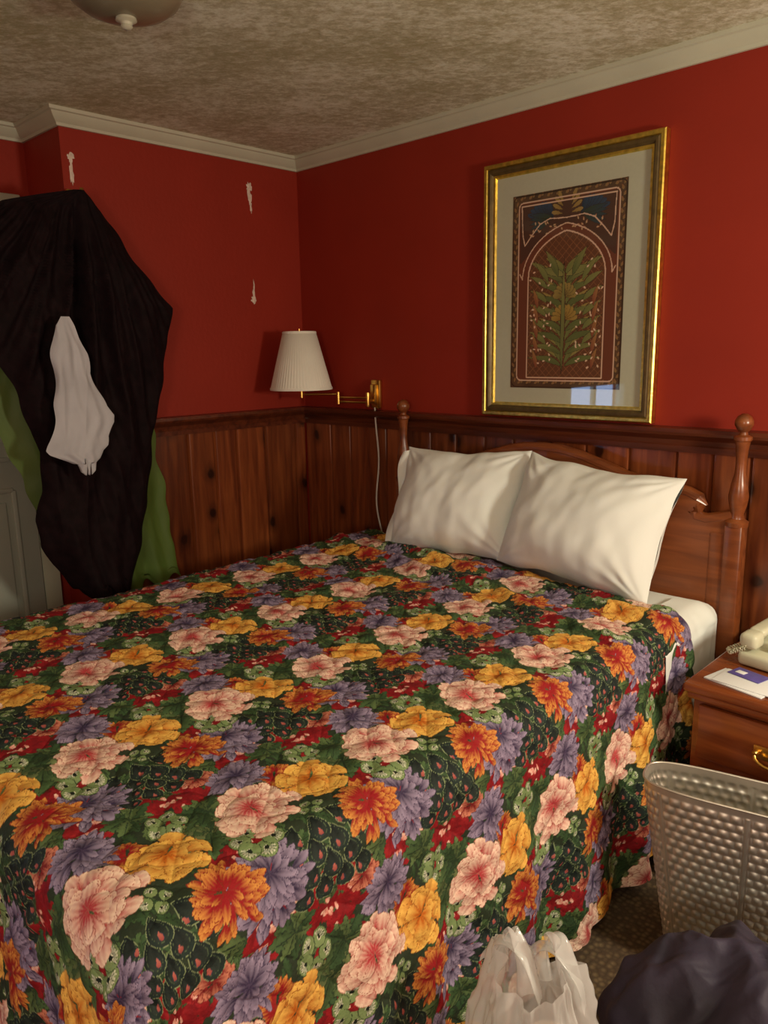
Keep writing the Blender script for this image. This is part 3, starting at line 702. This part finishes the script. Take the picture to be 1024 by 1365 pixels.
# phone
b=B(); R1=Matrix.Rotation(math.radians(-8),3,'Z'); pc=Vector((2.425,-.33,.6215))
def pb(c,d,m_,bev,tilt=0): b.box(pc+R1@Vector(c),d,m_,bev,rot=R1@Matrix.Rotation(math.radians(tilt),3,'X'),seg=3)
pb((0,0,.028),(.17,.22,.04),M_phone,.012,4); pb((0,.03,.051),(.165,.15,.03),M_phone,.012,8)
pb((.03,-.005,.066),(.095,.14,.012),M_phoned,.004,8)
for i in range(3):
    for j in range(4): pb((.002+i*.028,-.055+j*.03,.075+j*.004),(.018,.018,.008),M_paper,.003,8)
pb((-.058,0,.091),(.045,.13,.026),M_phone,.011,4); pb((-.058,.085,.084),(.05,.055,.045),M_phone,.014,4); pb((-.058,-.085,.074),(.05,.055,.045),M_phone,.014,4)
pts=[]
path=[Vector(p) for p in ((-.06,-.11,.055),(-.10,-.115,.03),(-.135,-.06,.014),(-.13,.02,.012),(-.11,.07,.012),(-.08,.09,.014))]
for i in range(len(path)-1):
    for k in range(40):
        f=k/40; c=path[i].lerp(path[i+1],f); d=(path[i+1]-path[i]).normalized(); a=d.cross(Vector((0,0,1))).normalized(); t=f*2*math.pi*7
        pts.append(pc+R1@(c+a*.006*math.cos(t)+Vector((0,0,1))*(.006*math.sin(t)+.002)))
b.tube(pts,.0018,M_phone,6)
b.obj('telephone')
b=B(); b.box((2.385,-.545,.6225),(.16,.10,.004),M_paper,.001,rot=Matrix.Rotation(math.radians(-12),3,'Z')); b.box((2.40,-.54,.6262),(.155,.10,.003),M_paper,.001,rot=Matrix.Rotation(math.radians(-4),3,'Z')); b.obj('notepad')
b=B(); b.box((2.385,-.50,.6295),(.09,.055,.002),M_card,.0008,rot=Matrix.Rotation(math.radians(-14),3,'Z')); b.box((2.365,-.497,.6309),(.025,.02,.0008),M_paper,.0002,rot=Matrix.Rotation(math.radians(-14),3,'Z')); b.obj('paper_card')

# ------------------------------------------------------------------ wastebasket
b=B(); wc=Vector((2.52,-.835,0)); wr=Matrix.Rotation(math.radians(14),3,'Z'); WH=.48; HX,HYY=.235,.072
def binf(inner):
    def f(u,v):
        a=u*2*math.pi; k=.66+.34*v; ex=3.6
        c,s_=math.cos(a),math.sin(a); rr=(abs(c)**ex+abs(s_)**ex)**(-1/ex)
        hx,hy=HX*k,HYY*(.8+.2*v)
        rows=v*WH/.021; off=.5*(int(rows)%2); cols=u*60+off
        bu=(max(0,math.sin(math.pi*(cols%1)))*max(0,math.sin(math.pi*(rows%1))))
        seam=min(abs(((u*8)%1)-.5)*2,1); bu*= 1 if seam<.92 else 0
        d=(.0032*bu+ (.0012 if seam>.96 else 0))*(1 if .04<v<.96 else 0) - (.003 if inner else 0)
        return wr@Vector((c*rr*(hx+d),s_*rr*(hy+d),.005+v*WH))+wc
    return f
b.grid(binf(False),840,250,M_steel,closeu=True); b.grid(binf(True),480,150,M_steel,closeu=True)
rim=[wr@Vector((math.cos(a)*(abs(math.cos(a))**3.6+abs(math.sin(a))**3.6)**(-1/3.6)*HX,math.sin(a)*(abs(math.cos(a))**3.6+abs(math.sin(a))**3.6)**(-1/3.6)*HYY,WH+.005))+wc for a in [k*2*math.pi/80 for k in range(81)]]
b.tube(rim,.003,M_steel,8)
b.grid(lambda u,v: wr@Vector((math.cos(u*6.283)*.14*v,math.sin(u*6.283)*.05*v,.012))+wc,40,4,M_steel,closeu=True)
b.obj('wastebasket',angle=180)

# ------------------------------------------------------------------ bags on the floor
b=B()
def pbag(u,v):
    a=u*2*math.pi
    th=v*math.pi; rr=math.sin(th)**.6 if 0<th<math.pi-1e-6 else 0; z=.185-.185*math.cos(th)
    ca,sa=math.cos(a),math.sin(a)
    n=noise.noise(Vector((ca*1.3,sa*1.3,z*4)))*.06+abs(noise.noise(Vector((ca*2.6,sa*2.6,z*7+3))))*.05+noise.noise(Vector((ca*7,sa*7,z*20)))*.012
    x=ca*(.27+n)*rr; y=sa*(.15+n)*rr
    rdg=(.5-abs(noise.noise(Vector((x*5+2,y*5,3)))))*.07+(.4-abs(noise.noise(Vector((x*10,y*8,7)))))*.06+(.3-abs(noise.noise(Vector((x*18,y*14,2)))))*.025
    z=max(.002,z+rdg*math.sin(th/2)**2-.10*max(0,-x-.02)*math.sin(th/2)-.02)
    q=Matrix.Rotation(math.radians(8),3,'Z')@Vector((x,y,z)); return q+Vector((2.70,-1.19,0))
b.grid(pbag,220,150,M_purple,closeu=True)
b.obj('duffel_bag',angle=180)
bag=empty('plastic_shopping_bag')
b=B(); bc=Vector((2.405,-1.55,0))
def wbag(s):
    def f(u,v):
        a=u*2*math.pi; z=v*.44
        r=.130*(min(1,v*8)**.5)*(1-.12*v-.55*max(0,v-.6)**1.2*1.9)
        ca,sa=math.cos(a),math.sin(a)
        n=noise.noise(Vector((ca*1.6,sa*1.6,z*4)))*.022+(.25-abs(noise.noise(Vector((ca*2.6,sa*2.6,z*5+4)))))*.035*min(1,v*3)+.007*math.sin(a*8+z*9)*v+noise.noise(Vector((ca*6,sa*6,z*7)))*.006+(.2-abs(noise.noise(Vector((ca*5,sa*5,z*16)))))*.012
        zz=z+.03*v*math.sin(a*2+1)
        return Vector((ca*(r*1.02+n-s*.003)*1.0,sa*(r*.80+n-s*.003),max(.003,zz)))+bc
    return f
b.grid(wbag(0),200,130,M_bag,closeu=True)
for s_,dx_ in ((-1,-.03),(1,.03)):
    def hd(u,v,s_=s_,dx_=dx_):
        t=u*math.pi; w_=.06*(1-.3*math.sin(t)); x=-.040*math.cos(t)+dx_+(v-.5)*w_*math.cos(t)+noise.noise(Vector((u*4,v*3,s_)))*.012; z=.40+.095*math.sin(t)+(v-.5)*w_*math.sin(t)+.006*math.sin(v*14); y=.02*s_+.016*math.sin(v*9+u*5)
        return Vector((x,y,z))+bc
    b.grid(hd,50,20,M_bag)
b.obj('bag_skin',angle=180,parent=bag)
b=B(); b.lathe([(0,.01),(.035,.01),(.036,.15),(.03,.19),(.014,.22),(.014,.25),(0,.252)],(2.38,-1.53,0),M_paper,24)
b.lathe([(0,.01),(.045,.01),(.047,.02),(.047,.30),(.045,.31),(0,.315)],(2.445,-1.55,0),simple('beige_canister',(.62,.52,.40),.5,nscale=8,namt=.2),32)
b.obj('groceries',parent=bag)

# ------------------------------------------------------------------ camera
cam=bpy.data.cameras.new('camera'); co=bpy.data.objects.new('camera',cam); scene.collection.objects.link(co); scene.camera=co
yaw=math.radians(45.65); pit=math.radians(11.8); th=math.radians(1.0)
f0=Vector((-math.cos(yaw),math.sin(yaw),0)); r0=Vector((f0.y,-f0.x,0)); zz=Vector((0,0,1))
F=f0*math.cos(pit)-zz*math.sin(pit); u0=f0*math.sin(pit)+zz*math.cos(pit)
Rr=r0*math.cos(th)-u0*math.sin(th); Uu=r0*math.sin(th)+u0*math.cos(th)
mw=Matrix.Identity(4)
for i in range(3): mw[i][0]=Rr[i]; mw[i][1]=Uu[i]; mw[i][2]=-F[i]
mw[0][3],mw[1][3],mw[2][3]=3.03,-2.54,1.49
co.matrix_world=mw
cam.sensor_fit='VERTICAL'; cam.sensor_height=36; cam.lens=36*1023/1365; cam.clip_start=.02

# ------------------------------------------------------------------ lights
def plight(name,loc,e,col,r):
    l=bpy.data.lights.new(name,'POINT'); l.energy=e; l.color=col; l.shadow_soft_size=r
    o=bpy.data.objects.new(name,l); o.location=loc; scene.collection.objects.link(o)
plight('bedside_lamp_light',(3.65,-.85,1.50),90,(1,.92,.71),.14)
plight('room_fill_light',(3.3,-3.6,1.5),72,(1,.94,.74),.25)  # unseen fill light added behind the camera
w=bpy.data.worlds.new('World'); scene.world=w; w.use_nodes=True
bg=w.node_tree.nodes['Background']; bg.inputs[0].default_value=(.40,.60,1,1); bg.inputs[1].default_value=10.0
